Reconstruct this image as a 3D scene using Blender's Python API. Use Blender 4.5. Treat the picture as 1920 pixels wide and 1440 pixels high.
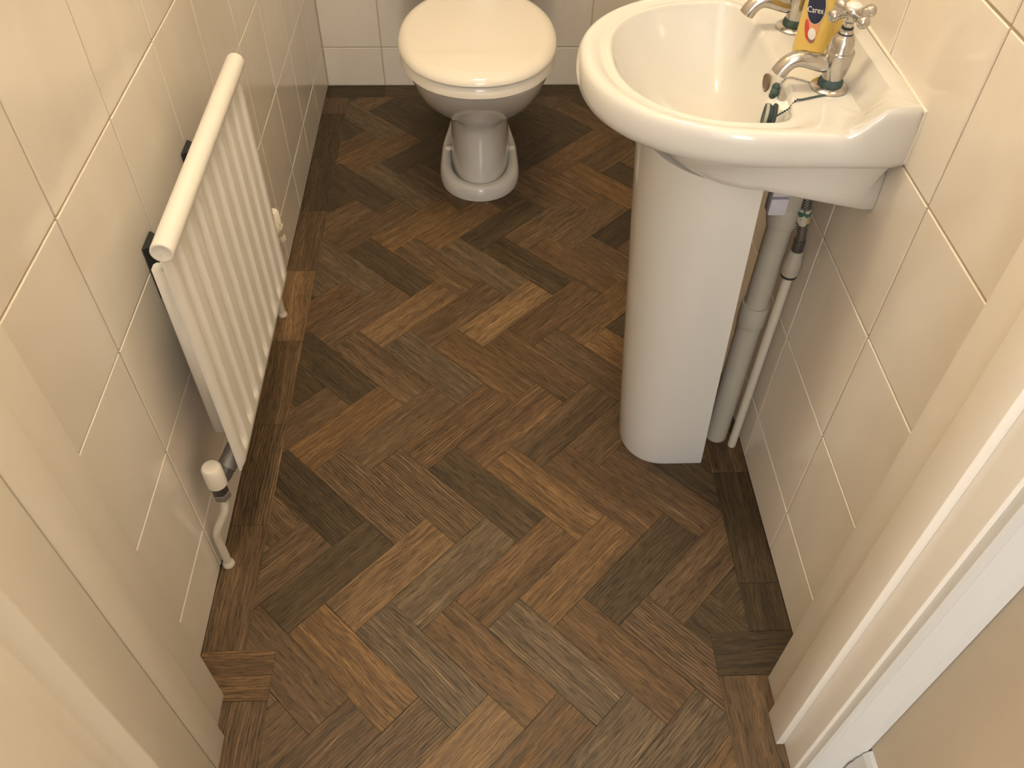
import bpy, bmesh, math, random
from mathutils import Vector, Matrix
for o in list(bpy.data.objects):
    bpy.data.objects.remove(o)
SC = bpy.context.scene
COL = SC.collection
PI = math.pi
# ---------------------------------------------------------------- camera, world, light, exposure
cam = bpy.data.cameras.new('camera')
cam.sensor_width = 36.0
cam.lens = 1578.26 * 36 / 1920
cam.clip_start = 0.01
camo = bpy.data.objects.new('camera', cam)
COL.objects.link(camo)
camo.location = (0.4467, -2.3468, 1.2636)
camo.rotation_euler = (math.radians(42.175), math.radians(-0.846), math.radians(-1.947))
SC.camera = camo
SC.view_settings.view_transform = 'Standard'
SC.view_settings.look = 'None'
SC.view_settings.gamma = 1.0
SC.view_settings.use_curve_mapping = False
SC.view_settings.exposure = 0.53
wd = bpy.data.worlds.new('world')
SC.world = wd
wd.use_nodes = True
bgn = wd.node_tree.nodes['Background']
bgn.inputs[0].default_value = (1.0, 0.96, 0.90, 1)
bgn.inputs[1].default_value = 1.5
# daylight from the hall window behind the photographer
al = bpy.data.lights.new('hall_window_light', 'AREA')
al.shape = 'RECTANGLE'; al.size = 0.55; al.size_y = 1.2
al.energy = 13.0
al.color = (0.93, 0.96, 1.0)
alo = bpy.data.objects.new('hall_window_light', al)
COL.objects.link(alo)
alo.location = (0.62, -4.6, 1.7)
alo.rotation_euler = (math.radians(82), 0, math.radians(2))
LAMP_POWER = 54.0
LAMP_POS = (0.47, -1.40, 2.30)
LAMP_COL = (1.0, 0.825, 0.57)

W = 0.936          # room width
H = 2.40           # ceiling height
YF = -1.825        # room-side face of the front wall
# ---------------------------------------------------------------- helpers
def lin(c):
    c = c / 255.0
    return c / 12.92 if c <= 0.04045 else ((c + 0.055) / 1.055) ** 2.4
def rgb(r, g, b): return (lin(r), lin(g), lin(b), 1.0)

def link(o, parent=None):
    COL.objects.link(o)
    if parent is not None: o.parent = parent
    return o
def mesh_from_bm(name, bm, mats, smooth=None):
    bmesh.ops.recalc_face_normals(bm, faces=bm.faces)
    me = bpy.data.meshes.new(name)
    bm.to_mesh(me); bm.free()
    for m in (mats if isinstance(mats, (list, tuple)) else [mats]): me.materials.append(m)
    if smooth is not None:
        for p in me.polygons: p.use_smooth = True
        me.set_sharp_from_angle(angle=math.radians(smooth))
    return me
def obj(name, bm, mats, parent=None, smooth=40, label=None):
    me = mesh_from_bm(name, bm, mats, smooth)
    o = link(bpy.data.objects.new(name, me), parent)
    if label: o['label'] = label
    return o
def thing(name, label, cat, loc=(0, 0, 0), group=None):
    o = link(bpy.data.objects.new(name, None))
    o.location = loc
    o.empty_display_size = 0.05
    o['label'] = label; o['category'] = cat
    if group: o['group'] = group
    return o
def tag(o, label, cat, group=None):
    o['label'] = label; o['category'] = cat
    if group: o['group'] = group
    return o
def structure(o, label):
    o['kind'] = 'structure'; o['label'] = label
    return o
def box(bm, x0, x1, y0, y1, z0, z1, bev=0.0, seg=2):
    r = bmesh.ops.create_cube(bm, size=1.0)
    vs = r['verts']
    for v in vs:
        v.co = Vector((x0 + (v.co.x + .5) * (x1 - x0), y0 + (v.co.y + .5) * (y1 - y0), z0 + (v.co.z + .5) * (z1 - z0)))
    if bev > 0:
        es = list({e for v in vs for e in v.link_edges})
        bmesh.ops.bevel(bm, geom=es, offset=bev, segments=seg, affect='EDGES', profile=0.5)
def loft(bm, rings, cap0=True, cap1=True, closed=True):
    R = [[bm.verts.new(p) for p in ring] for ring in rings]
    n = len(R[0])
    for a, b in zip(R, R[1:]):
        for i in range(n if closed else n - 1):
            j = (i + 1) % n
            bm.faces.new((a[i], a[j], b[j], b[i]))
    if cap0: bm.faces.new(R[0][::-1])
    if cap1: bm.faces.new(R[-1])
    return R
def lathe(bm, prof, n=32, origin=(0, 0, 0), axis='Z', cap0=True, cap1=True):
    """prof: (radius, height) pairs."""
    rings = []
    for r, h in prof:
        ring = []
        for i in range(n):
            a = 2 * PI * i / n
            c, s = r * math.cos(a), r * math.sin(a)
            if axis == 'Z': p = (c, s, h)
            elif axis == 'Y': p = (s, h, c)
            else: p = (h, c, s)
            ring.append(Vector(p) + Vector(origin))
        rings.append(ring)
    loft(bm, rings, cap0, cap1)
def tube(bm, path, rad, n=16, cap=True):
    path = [Vector(p) for p in path]
    m = len(path)
    rr = rad if isinstance(rad, (list, tuple)) else [rad] * m
    rings = []
    up = None
    for i, p in enumerate(path):
        t = (path[min(i + 1, m - 1)] - path[max(i - 1, 0)]).normalized()
        if up is None:
            up = Vector((0, 0, 1)) if abs(t.z) < 0.9 else Vector((0, 1, 0))
        u = (up - t * up.dot(t)).normalized()
        v = t.cross(u)
        up = u
        rings.append([p + (u * math.cos(2 * PI * k / n) + v * math.sin(2 * PI * k / n)) * rr[i] for k in range(n)])
    loft(bm, rings, cap, cap)
def spline(pts, per=8):
    pts = [Vector(p) for p in pts]
    out = []
    for i in range(len(pts) - 1):
        p0 = pts[max(i - 1, 0)]; p1 = pts[i]; p2 = pts[i + 1]; p3 = pts[min(i + 2, len(pts) - 1)]
        for k in range(per):
            t = k / per
            out.append(0.5 * ((2 * p1) + (p2 - p0) * t + (2 * p0 - 5 * p1 + 4 * p2 - p3) * t * t + (3 * p1 - p0 - 3 * p2 + p3) * t ** 3))
    out.append(pts[-1])
    return out
def sstep(a, b, x):
    t = min(1, max(0, (x - a) / (b - a)))
    return t * t * (3 - 2 * t)

# ---------------------------------------------------------------- materials
def new_mat(name):
    m = bpy.data.materials.new(name)
    m.use_nodes = True
    nt = m.node_tree
    b = nt.nodes['Principled BSDF']
    return m, nt, b
def plain(name, col, rough=0.4, metal=0.0, noise=0.0, nscale=20.0, bump=0.0, bscale=60.0, coat=0.0, spec=0.5):
    m, nt, b = new_mat(name)
    b.inputs['Base Color'].default_value = col
    b.inputs['Roughness'].default_value = rough
    b.inputs['Metallic'].default_value = metal
    b.inputs['Specular IOR Level'].default_value = spec
    b.inputs['Coat Weight'].default_value = coat
    tc = nt.nodes.new('ShaderNodeTexCoord')
    if noise > 0:
        n = nt.nodes.new('ShaderNodeTexNoise'); n.inputs['Scale'].default_value = nscale
        n.inputs['Detail'].default_value = 4
        nt.links.new(tc.outputs['Object'], n.inputs['Vector'])
        mx = nt.nodes.new('ShaderNodeMix'); mx.data_type = 'RGBA'
        mx.inputs['A'].default_value = tuple(c * (1 - noise) for c in col[:3]) + (1,)
        mx.inputs['B'].default_value = tuple(min(1, c * (1 + noise)) for c in col[:3]) + (1,)
        nt.links.new(n.outputs['Fac'], mx.inputs['Factor'])
        nt.links.new(mx.outputs['Result'], b.inputs['Base Color'])
    if bump > 0:
        n2 = nt.nodes.new('ShaderNodeTexNoise'); n2.inputs['Scale'].default_value = bscale
        nt.links.new(tc.outputs['Object'], n2.inputs['Vector'])
        bp = nt.nodes.new('ShaderNodeBump'); bp.inputs['Strength'].default_value = bump
        bp.inputs['Distance'].default_value = 0.002
        nt.links.new(n2.outputs['Fac'], bp.inputs['Height'])
        nt.links.new(bp.outputs['Normal'], b.inputs['Normal'])
    return m

M_CER = plain('white glazed ceramic', (0.675, 0.66, 0.625, 1), 0.12, noise=0.015, nscale=6, coat=0.3)
M_SEAT = plain('white moulded plastic', (0.86, 0.81, 0.72, 1), 0.10, noise=0.02, nscale=5)
M_BISC = plain('unglazed biscuit clay', (0.62, 0.44, 0.24, 1), 0.8, noise=0.1, nscale=40)
M_RAD = plain('white radiator enamel', (0.86, 0.83, 0.77, 1), 0.35, noise=0.015, nscale=8)
M_BLK = plain('black plastic', (0.02, 0.021, 0.024, 1), 0.5)
M_CHR = plain('chrome', (0.52, 0.50, 0.475, 1), 0.18, 1.0, noise=0.1, nscale=60)
M_BRASSGREY = plain('dull grey metal', (0.30, 0.29, 0.27, 1), 0.45, 0.6, noise=0.15, nscale=80)
M_DARKMET = plain('dark tarnished metal', (0.13, 0.125, 0.12, 1), 0.45, 0.6, noise=0.3, nscale=90)
M_TARN = plain('verdigris limescale', (0.05, 0.085, 0.08, 1), 0.6, 0.1, noise=0.6, nscale=160, bump=0.6, bscale=300)
M_GRYPLA = plain('grey waste plastic', (0.50, 0.46, 0.38, 1), 0.45, noise=0.06, nscale=30)
M_PIPE = plain('white painted pipe', (0.72, 0.67, 0.57, 1), 0.4, noise=0.05, nscale=40)
M_LILAC = plain('pale lilac plastic', (0.52, 0.50, 0.56, 1), 0.5)
M_RUB = plain('dark green rubber', (0.03, 0.05, 0.05, 1), 0.6, noise=0.3, nscale=80)
M_RUBL = plain('pale rubber edge', (0.35, 0.38, 0.34, 1), 0.5, noise=0.2, nscale=80)
M_HOLE = plain('dark hole', (0.03, 0.025, 0.02, 1), 0.7)
M_GLOSS = plain('cream gloss paint', (0.90, 0.84, 0.75, 1), 0.30, noise=0.02, nscale=6, bump=0.05, bscale=25)
M_WGLOSS = plain('white gloss paint', (0.70, 0.69, 0.665, 1), 0.3, noise=0.02, nscale=6, bump=0.05, bscale=25)
M_HALLW = plain('beige wall paint', (0.58, 0.49, 0.37, 1), 0.8, noise=0.05, nscale=10, bump=0.1, bscale=120)
M_CEIL = plain('white ceiling paint', (0.86, 0.83, 0.76, 1), 0.9, noise=0.02, nscale=8)
M_GROUT = plain('tan grout', (0.54, 0.45, 0.32, 1), 0.85, noise=0.12, nscale=60)
M_SUB = plain('dark subfloor', (0.018, 0.012, 0.008, 1), 0.9, noise=0.1)
M_CARP = plain('hall carpet', (0.30, 0.25, 0.19, 1), 0.95, noise=0.2, nscale=200, bump=0.5, bscale=400)
M_OVF = plain('brown shadowed overflow', (0.16, 0.11, 0.07, 1), 0.6)
M_SEAL = plain('white sealant', (0.80, 0.76, 0.66, 1), 0.5)

def tile_mat():
    m, nt, b = new_mat('cream glazed wall tile')
    tc = nt.nodes.new('ShaderNodeTexCoord'); oi = nt.nodes.new('ShaderNodeObjectInfo')
    mul = nt.nodes.new('ShaderNodeMath'); mul.operation = 'MULTIPLY'; mul.inputs[1].default_value = 37.0
    nt.links.new(oi.outputs['Random'], mul.inputs[0])
    add = nt.nodes.new('ShaderNodeVectorMath'); add.operation = 'ADD'
    nt.links.new(tc.outputs['Object'], add.inputs[0]); nt.links.new(mul.outputs[0], add.inputs[1])
    mp = nt.nodes.new('ShaderNodeMapping'); mp.inputs['Scale'].default_value = (3, 7, 3)
    mp.inputs['Rotation'].default_value = (0.5, 0.0, 0.35)
    nt.links.new(add.outputs[0], mp.inputs['Vector'])
    n = nt.nodes.new('ShaderNodeTexNoise'); n.inputs['Scale'].default_value = 1.2; n.inputs['Detail'].default_value = 3
    n.inputs['Distortion'].default_value = 0.6
    nt.links.new(mp.outputs[0], n.inputs['Vector'])
    cr = nt.nodes.new('ShaderNodeValToRGB')
    cr.color_ramp.elements[0].position = 0.3; cr.color_ramp.elements[0].color = (0.79, 0.735, 0.66, 1)
    cr.color_ramp.elements[1].position = 0.72; cr.color_ramp.elements[1].color = (0.85, 0.80, 0.73, 1)
    nt.links.new(n.outputs['Fac'], cr.inputs[0])
    nt.links.new(cr.outputs[0], b.inputs['Base Color'])
    b.inputs['Roughness'].default_value = 0.14
    b.inputs['Specular IOR Level'].default_value = 0.5
    n2 = nt.nodes.new('ShaderNodeTexNoise'); n2.inputs['Scale'].default_value = 9; n2.inputs['Detail'].default_value = 1
    nt.links.new(add.outputs[0], n2.inputs['Vector'])
    bp = nt.nodes.new('ShaderNodeBump'); bp.inputs['Strength'].default_value = 0.10; bp.inputs['Distance'].default_value = 0.003
    nt.links.new(n2.outputs['Fac'], bp.inputs['Height']); nt.links.new(bp.outputs['Normal'], b.inputs['Normal'])
    return m
M_TILE = tile_mat()

def wood_mat():
    m, nt, b = new_mat('brown oak effect plank')
    N = nt.nodes.new; L = nt.links.new
    tc = N('ShaderNodeTexCoord'); oi = N('ShaderNodeObjectInfo')
    mul = N('ShaderNodeMath'); mul.operation = 'MULTIPLY'; mul.inputs[1].default_value = 91.0
    L(oi.outputs['Random'], mul.inputs[0])
    add = N('ShaderNodeVectorMath'); add.operation = 'ADD'
    L(tc.outputs['Object'], add.inputs[0]); L(mul.outputs[0], add.inputs[1])
    # slow wander of the grain
    wn = N('ShaderNodeTexNoise'); wn.inputs['Scale'].default_value = 9; wn.inputs['Detail'].default_value = 2
    L(add.outputs[0], wn.inputs['Vector'])
    ws = N('ShaderNodeVectorMath'); ws.operation = 'MULTIPLY_ADD'
    ws.inputs[1].default_value = (0.0, 0.012, 0.0)
    L(wn.outputs['Color'], ws.inputs[0]); L(add.outputs[0], ws.inputs[2])
    def stretched(sx, sy, det, rough=0.55):
        mp = N('ShaderNodeMapping'); mp.inputs['Scale'].default_value = (sx, sy, 1)
        L(ws.outputs[0], mp.inputs['Vector'])
        n = N('ShaderNodeTexNoise'); n.inputs['Scale'].default_value = 1; n.inputs['Detail'].default_value = det
        n.inputs['Roughness'].default_value = rough
        L(mp.outputs[0], n.inputs['Vector'])
        return n
    g1 = stretched(3.0, 55, 5)        # broad bands
    g2 = stretched(42, 620, 2)        # fine pores
    g3 = stretched(14, 210, 4)         # mid streaks
    def ramp(src, p0, c0, p1, c1):
        r = N('ShaderNodeValToRGB')
        r.color_ramp.elements[0].position = p0; r.color_ramp.elements[0].color = (c0, c0, c0, 1)
        r.color_ramp.elements[1].position = p1; r.color_ramp.elements[1].color = (c1, c1, c1, 1)
        L(src, r.inputs[0]); return r
    r1 = ramp(g1.outputs['Fac'], 0.30, 0.66, 0.70, 1.30)
    r2 = ramp(g2.outputs['Fac'], 0.36, 0.46, 0.50, 1.05)
    g4 = stretched(6, 300, 2)
    r4 = ramp(g4.outputs['Fac'], 0.58, 1.0, 0.74, 1.75)
    r3 = ramp(g3.outputs['Fac'], 0.32, 0.72, 0.68, 1.25)
    # cathedral rings on some planks
    mpw = N('ShaderNodeMapping'); mpw.inputs['Scale'].default_value = (7, 46, 1)
    L(ws.outputs[0], mpw.inputs['Vector'])
    wv = N('ShaderNodeTexWave'); wv.wave_type = 'RINGS'; wv.rings_direction = 'Z'; wv.inputs['Scale'].default_value = 1.3
    wv.inputs['Distortion'].default_value = 6.5; wv.inputs['Detail'].default_value = 2; wv.inputs['Detail Scale'].default_value = 0.7
    L(mpw.outputs[0], wv.inputs['Vector'])
    rw = ramp(wv.outputs['Color'], 0.15, 0.48, 0.75, 1.18)
    sel = N('ShaderNodeMath'); sel.operation = 'MULTIPLY'; sel.inputs[1].default_value = 7.31
    fr = N('ShaderNodeMath'); fr.operation = 'FRACT'
    L(oi.outputs['Random'], sel.inputs[0]); L(sel.outputs[0], fr.inputs[0])
    gate = N('ShaderNodeMapRange'); gate.inputs['From Min'].default_value = 0.5; gate.inputs['From Max'].default_value = 0.95
    gate.inputs['To Min'].default_value = 0.05; gate.inputs['To Max'].default_value = 0.8
    L(fr.outputs[0], gate.inputs['Value'])
    mw = N('ShaderNodeMix'); mw.data_type = 'RGBA'; mw.inputs['A'].default_value = (1, 1, 1, 1)
    L(gate.outputs[0], mw.inputs['Factor']); L(rw.outputs[0], mw.inputs['B'])
    def mult(a, c):
        x = N('ShaderNodeMix'); x.data_type = 'RGBA'; x.blend_type = 'MULTIPLY'; x.inputs['Factor'].default_value = 1
        L(a, x.inputs['A']); L(c, x.inputs['B']); return x.outputs['Result']
    col = mult(mult(mult(mult(mult(oi.outputs['Color'], r4.outputs[0]), r1.outputs[0]), r2.outputs[0]), r3.outputs[0]), mw.outputs['Result'])
    L(col, b.inputs['Base Color'])
    rr = ramp(g1.outputs['Fac'], 0.3, 0.42, 0.7, 0.56)
    L(rr.outputs[0], b.inputs['Roughness'])
    b.inputs['Specular IOR Level'].default_value = 0.35
    bp = N('ShaderNodeBump'); bp.inputs['Strength'].default_value = 0.22; bp.inputs['Distance'].default_value = 0.0006
    L(g2.outputs['Fac'], bp.inputs['Height']); L(bp.outputs['Normal'], b.inputs['Normal'])
    return m
M_WOOD = wood_mat()

# ---------------------------------------------------------------- the floor
bm = bmesh.new(); box(bm, -0.03, W + 0.03, -1.985, 0.03, -0.05, -0.0025)
floor = structure(obj('floor', bm, M_SUB, smooth=None), 'dark brown herringbone plank floor with border strips')
PW, PL = 0.0749, 0.2248
PX, PY = PW * math.sqrt(2), PL * math.sqrt(2)
AX0, AY0 = 0.0235, -0.884
TOP, THK, GAP = 0.0, 0.0024, 0.00035
XL, XR, YB = 0.067, 0.868, -0.067
YTL, YTR = -1.757, -1.747           # top of the door threshold blocks
YEND = -1.975
def clip(poly, f):
    """keep the side where f(p) >= 0 (f affine)."""
    out = []
    for i in range(len(poly)):
        a, b = poly[i], poly[(i + 1) % len(poly)]
        fa, fb = f(a), f(b)
        if fa >= 0: out.append(a)
        if (fa >= 0) != (fb >= 0):
            t = fa / (fa - fb)
            out.append((a[0] + (b[0] - a[0]) * t, a[1] + (b[1] - a[1]) * t))
    return out
def clip_rect(poly, x0, x1, y0, y1):
    for f in (lambda p: p[0] - x0, lambda p: x1 - p[0], lambda p: p[1] - y0, lambda p: y1 - p[1]):
        poly = clip(poly, f)
        if len(poly) < 3: return []
    return poly
def area(p): return abs(sum(p[i][0] * p[(i + 1) % len(p)][1] - p[(i + 1) % len(p)][0] * p[i][1] for i in range(len(p)))) / 2
def prism_bm(polys):
    bm = bmesh.new()
    for p in polys:
        t = [bm.verts.new((x, y, 0.0)) for x, y in p]
        b = [bm.verts.new((x, y, -THK)) for x, y in p]
        n = len(p)
        bm.faces.new(t); bm.faces.new(b[::-1])
        for i in range(n): bm.faces.new((t[i], b[i], b[(i + 1) % n], t[(i + 1) % n]))
    return bm
TINT = (1.03, 0.98, 0.87)
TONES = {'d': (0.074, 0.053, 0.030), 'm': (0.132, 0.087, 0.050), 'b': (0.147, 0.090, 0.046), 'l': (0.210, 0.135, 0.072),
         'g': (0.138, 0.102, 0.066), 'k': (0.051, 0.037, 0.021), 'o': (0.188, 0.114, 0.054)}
rnd = random.Random(11)
FULL = None
def half(w, l): return [(-l / 2 + GAP, -w / 2 + GAP), (l / 2 - GAP, -w / 2 + GAP), (l / 2 - GAP, w / 2 - GAP), (-l / 2 + GAP, w / 2 - GAP)]
def plank(cx, cy, ang, l, w, rects, tone):
    """one plank, centred at (cx, cy), grain along local x, cut to the rectangles of the floor field."""
    global FULL
    base = half(w, l)
    ca, sa = math.cos(ang), math.sin(ang)
    wpoly = [(cx + x * ca - y * sa, cy + x * sa + y * ca) for x, y in base]
    pieces = []
    full = False
    for r in rects:
        c = clip_rect(wpoly, *r)
        if c and area(c) > 2e-5:
            pieces.append(c)
            if abs(area(c) - area(wpoly)) < 1e-9: full = True
    if not pieces: return
    if full and abs(l - PL) < 1e-6:
        if FULL is None: FULL = mesh_from_bm('plank', prism_bm([base]), M_WOOD)
        me = FULL
    else:
        loc = [[((x - cx) * ca + (y - cy) * sa, -(x - cx) * sa + (y - cy) * ca) for x, y in p] for p in pieces]
        me = mesh_from_bm('plank', prism_bm(loc), M_WOOD)
    o = link(bpy.data.objects.new('plank', me), floor)
    o.location = (cx, cy, TOP); o.rotation_euler = (0, 0, ang)
    if isinstance(tone, str): tone = TONES[tone]
    k = rnd.uniform(0.84, 1.0)
    tone = tuple(t * 0.93 + q * 0.07 for t, q in zip(tone, (0.132, 0.086, 0.047)))
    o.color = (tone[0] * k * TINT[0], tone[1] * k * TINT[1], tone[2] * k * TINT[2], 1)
FIELD = [(XL, 0.803, YTL, YB), (0.803, XR, YTR, YB), (0.115, 0.803, YEND, YTL)]
OVR = {}
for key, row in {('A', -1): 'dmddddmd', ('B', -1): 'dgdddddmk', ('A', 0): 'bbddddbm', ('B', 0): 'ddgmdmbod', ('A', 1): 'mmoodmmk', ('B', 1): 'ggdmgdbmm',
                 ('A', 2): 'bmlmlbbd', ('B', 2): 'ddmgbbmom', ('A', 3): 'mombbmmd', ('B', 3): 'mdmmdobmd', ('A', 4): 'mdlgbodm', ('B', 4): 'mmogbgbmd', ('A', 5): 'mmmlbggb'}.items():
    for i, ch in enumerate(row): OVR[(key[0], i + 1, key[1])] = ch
for m in range(-1, 7):
    for k in range(-2, 11):
        ax, ay = AX0 + k * PX, AY0 - (m - 2) * PY
        s = 1 / math.sqrt(2)
        # A: top corner (ax, ay), long side runs down-left
        cxa, cya = ax + (PW - PL) * s / 2, ay - (PW + PL) * s / 2
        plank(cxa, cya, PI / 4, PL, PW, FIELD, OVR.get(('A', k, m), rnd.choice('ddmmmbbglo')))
        # B: top corner = left corner of A, long side runs down-right
        bx, by = ax - PL * s, ay - PL * s
        cxb, cyb = bx + (PL - PW) * s / 2, by - (PW + PL) * s / 2
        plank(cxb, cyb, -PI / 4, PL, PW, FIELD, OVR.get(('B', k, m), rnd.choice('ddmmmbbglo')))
# border strips along the walls
def strip(x0, x1, y0, y1, along, tone):
    cx, cy = (x0 + x1) / 2, (y0 + y1) / 2
    if along == 'y': plank(cx, cy, PI / 2, y1 - y0, x1 - x0, [(-9, 9, -9, 9)], tone)
    else: plank(cx, cy, 0, x1 - x0, y1 - y0, [(-9, 9, -9, 9)], tone)
ys = [YB, -0.157, -0.385, -0.615, -0.843, -1.071, -1.299, -1.527, YTL]
for a, b, t in zip(ys, ys[1:], 'mddmlmmmb'): strip(0.0, XL, b, a, 'y', t)
ys = [YB, -0.29, -0.519, -0.748, -0.976, -1.205, -1.433, -1.661, YTR]
for a, b, t in zip(ys, ys[1:], 'dddmmmkk'): strip(XR, W, b, a, 'y', t)
xs = [0.0, 0.17, 0.40, 0.63, 0.86, W]
for a, b, t in zip(xs, xs[1:], 'kdkdd'): strip(a, b, YB, 0.0, 'x', t)
strip(0.0, 0.115, -1.838, YTL, 'x', 'b')
strip(0.803, W, -1.819, YTR, 'x', 'k')
strip(0.046, 0.115, YEND, -1.838, 'y', 'm')
strip(0.803, 0.886, YEND, -1.819, 'y', 'm')
bm = bmesh.new(); box(bm, -2.2, 3.2, -6.2, -1.976, -0.05, 0.004)
structure(obj('floor_hall', bm, M_CARP, smooth=None), 'beige carpet of the hall outside the door')

# ---------------------------------------------------------------- tiled walls
TS, ZC = 0.2, 0.117
TG = 0.0028   # joint width
def tile_mesh(du, dv):
    bm = bmesh.new(); box(bm, -0.006, 0.0, -du / 2 + TG / 2, du / 2 - TG / 2, -dv / 2 + TG / 2, dv / 2 - TG / 2, 0.0012, 1)
    return mesh_from_bm('tile', bm, M_TILE)
TM = {}
trnd = random.Random(5)
def tile_wall(parent, frame, u_joints, z_joints):
    """frame(u, z) -> (location, rot_z)"""
    for u0, u1 in zip(u_joints, u_joints[1:]):
        for z0, z1 in zip(z_joints, z_joints[1:]):
            key = (round(u1 - u0, 4), round(z1 - z0, 4))
            if key not in TM: TM[key] = tile_mesh(*key)
            o = link(bpy.data.objects.new('tile', TM[key]), parent)
            loc, rz = frame((u0 + u1) / 2, (z0 + z1) / 2)
            o.location = loc
            o.rotation_euler = (0, trnd.uniform(-.0022, .0022), rz + trnd.uniform(-.0022, .0022))
def joints(lo, hi, first, step):
    r = [lo]; x = first
    while x < hi - 0.012:
        if x > lo + 0.012: r.append(x)
        x += step
    r.append(hi); return r
zj = joints(0.0, H, ZC, TS)
GR = 0.0022
bm = bmesh.new(); box(bm, -0.10, -GR, YF - 0.14, 0.10, -0.05, H + 0.1)
wl = structure(obj('wall_left', bm, M_GROUT, smooth=None), 'cream tiled left wall behind the radiator')
tile_wall(wl, lambda u, z: ((0.0, u, z), 0.0), joints(YF, 0.0, -1.607, TS), zj)
bm = bmesh.new(); box(bm, W + GR, W + 0.10, YF - 0.14, 0.10, -0.05, H + 0.1)
wr = structure(obj('wall_right', bm, M_GROUT, smooth=None), 'cream tiled right wall behind the basin')
tile_wall(wr, lambda u, z: ((W, u, z), PI), joints(YF, 0.0, -1.799, TS), zj)
bm = bmesh.new(); box(bm, -GR, W + GR, GR, 0.10, -0.05, H + 0.1)
wb = structure(obj('wall_back', bm, M_GROUT, smooth=None), 'cream tiled back wall behind the toilet')
tile_wall(wb, lambda u, z: ((u, 0.0, z), -PI / 2), joints(0.0, W, -0.032, 0.2), zj)
# front wall with the doorway (room side painted, hall side beige)
LX0, LX1 = 0.048, 0.879           # inner faces of the jambs
YH = -1.963                       # hall face of the front wall
HEAD = 2.03
bm = bmesh.new()
box(bm, -2.2, LX0 - 0.028, YH, YF, -0.05, H + 0.1)
box(bm, LX1 + 0.028, 1.1, YH, YF, -0.05, H + 0.1)
box(bm, LX0 - 0.028, LX1 + 0.028, YH, YF, HEAD + 0.028, H + 0.1)
structure(obj('wall_front', bm, M_HALLW, smooth=None), 'beige painted wall around the doorway')
bm = bmesh.new(); box(bm, -0.1, W + 0.1, YF - 0.02, 0.1, H, H + 0.1)
structure(obj('ceiling', bm, M_CEIL, smooth=None), 'white painted ceiling')
# door frame
tr = structure(link(bpy.data.objects.new('trim_1', None)), 'cream glossy door frame with stops and white architrave')
def part(name, parent, mats, fn, smooth=40, label=None):
    bm = bmesh.new(); fn(bm); return obj(name, bm, mats, parent, smooth, label)
part('jamb', tr, M_GLOSS, lambda bm: box(bm, LX0 - 0.028, LX0, -1.939, YF - 0.002, 0.0, HEAD, 0.002))
part('jamb', tr, M_GLOSS, lambda bm: box(bm, LX1, LX1 + 0.028, YH, YF + 0.002, 0.0, HEAD, 0.002))
part('head', tr, M_GLOSS, lambda bm: box(bm, LX0 - 0.028, LX1 + 0.028, YH, YF, HEAD, HEAD + 0.028, 0.002))
SL0, SL1, SR0, SR1 = -1.936, -1.888, -1.924, -1.878
part('stop', tr, M_GLOSS, lambda bm: box(bm, LX0, LX0 + 0.0125, SL0, SL1, 0.0, HEAD, 0.0015))
part('stop', tr, [M_GLOSS], lambda bm: box(bm, LX1 - 0.0125, LX1, SR0, SR1, 0.0, HEAD, 0.0015))
part('stop', tr, M_GLOSS, lambda bm: box(bm, LX0, LX1, SR0, SR1, HEAD - 0.0125, HEAD, 0.0015))
ARP = [(0.0, 0.0), (0.0, 0.010), (0.003, 0.013), (0.010, 0.013), (0.013, 0.011), (0.024, 0.013), (0.034, 0.017), (0.039, 0.0195), (0.041, 0.018), (0.052, 0.0205), (0.056, 0.018), (0.056, 0.0)]
def architrave(bm, x, sgn):
    a = [(x + sgn * u, YH - d, 0.0) for u, d in ARP]
    b = [(x + sgn * u, YH - d, HEAD + 0.006) for u, d in ARP]
    loft(bm, [a, b])
part('architrave', tr, M_WGLOSS, lambda bm: architrave(bm, LX1 + 0.006, 1), 25, 'white moulded architrave')
part('architrave', tr, M_WGLOSS, lambda bm: architrave(bm, LX0 - 0.020, -1), 25, 'white moulded architrave')
def arch_head(bm):
    a = [(LX0 - 0.062, YH - d, HEAD + 0.006 + u) for u, d in ARP]
    b = [(LX1 + 0.062, YH - d, HEAD + 0.006 + u) for u, d in ARP]
    loft(bm, [a, b])
part('architrave', tr, M_WGLOSS, arch_head, 25, 'white moulded architrave')
# hall skirting
SKP = [(0.0, 0.0), (0.016, 0.0), (0.016, 0.095), (0.013, 0.104), (0.0135, 0.112), (0.009, 0.124), (0.0095, 0.131), (0.005, 0.140), (0.0, 0.142)]
HX = 0.9420
bm = bmesh.new(); box(bm, HX, HX + 0.1, -5.2, YH - 0.0005, -0.05, H + 0.1)
structure(obj('wall_hall', bm, M_HALLW, smooth=None), 'beige painted hall wall beside the architrave')
bm = bmesh.new()
loft(bm, [[(HX - d, YH - 0.0215, z + 0.004) for d, z in SKP], [(HX - d, -5.0, z + 0.004) for d, z in SKP]])
structure(obj('baseboard_hall', bm, M_WGLOSS, smooth=30), 'white moulded skirting board at the foot of the hall wall')

# the door itself, standing open into the hall
dr = structure(link(bpy.data.objects.new('door_1', None)), 'cream panelled door standing open at the left')
dr.location = (0.0625, -1.9395, 0.008)
ddir = Vector((0.296, -0.955, 0)).normalized()
dr.rotation_euler = (0, 0, math.atan2(ddir.y, ddir.x))
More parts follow.
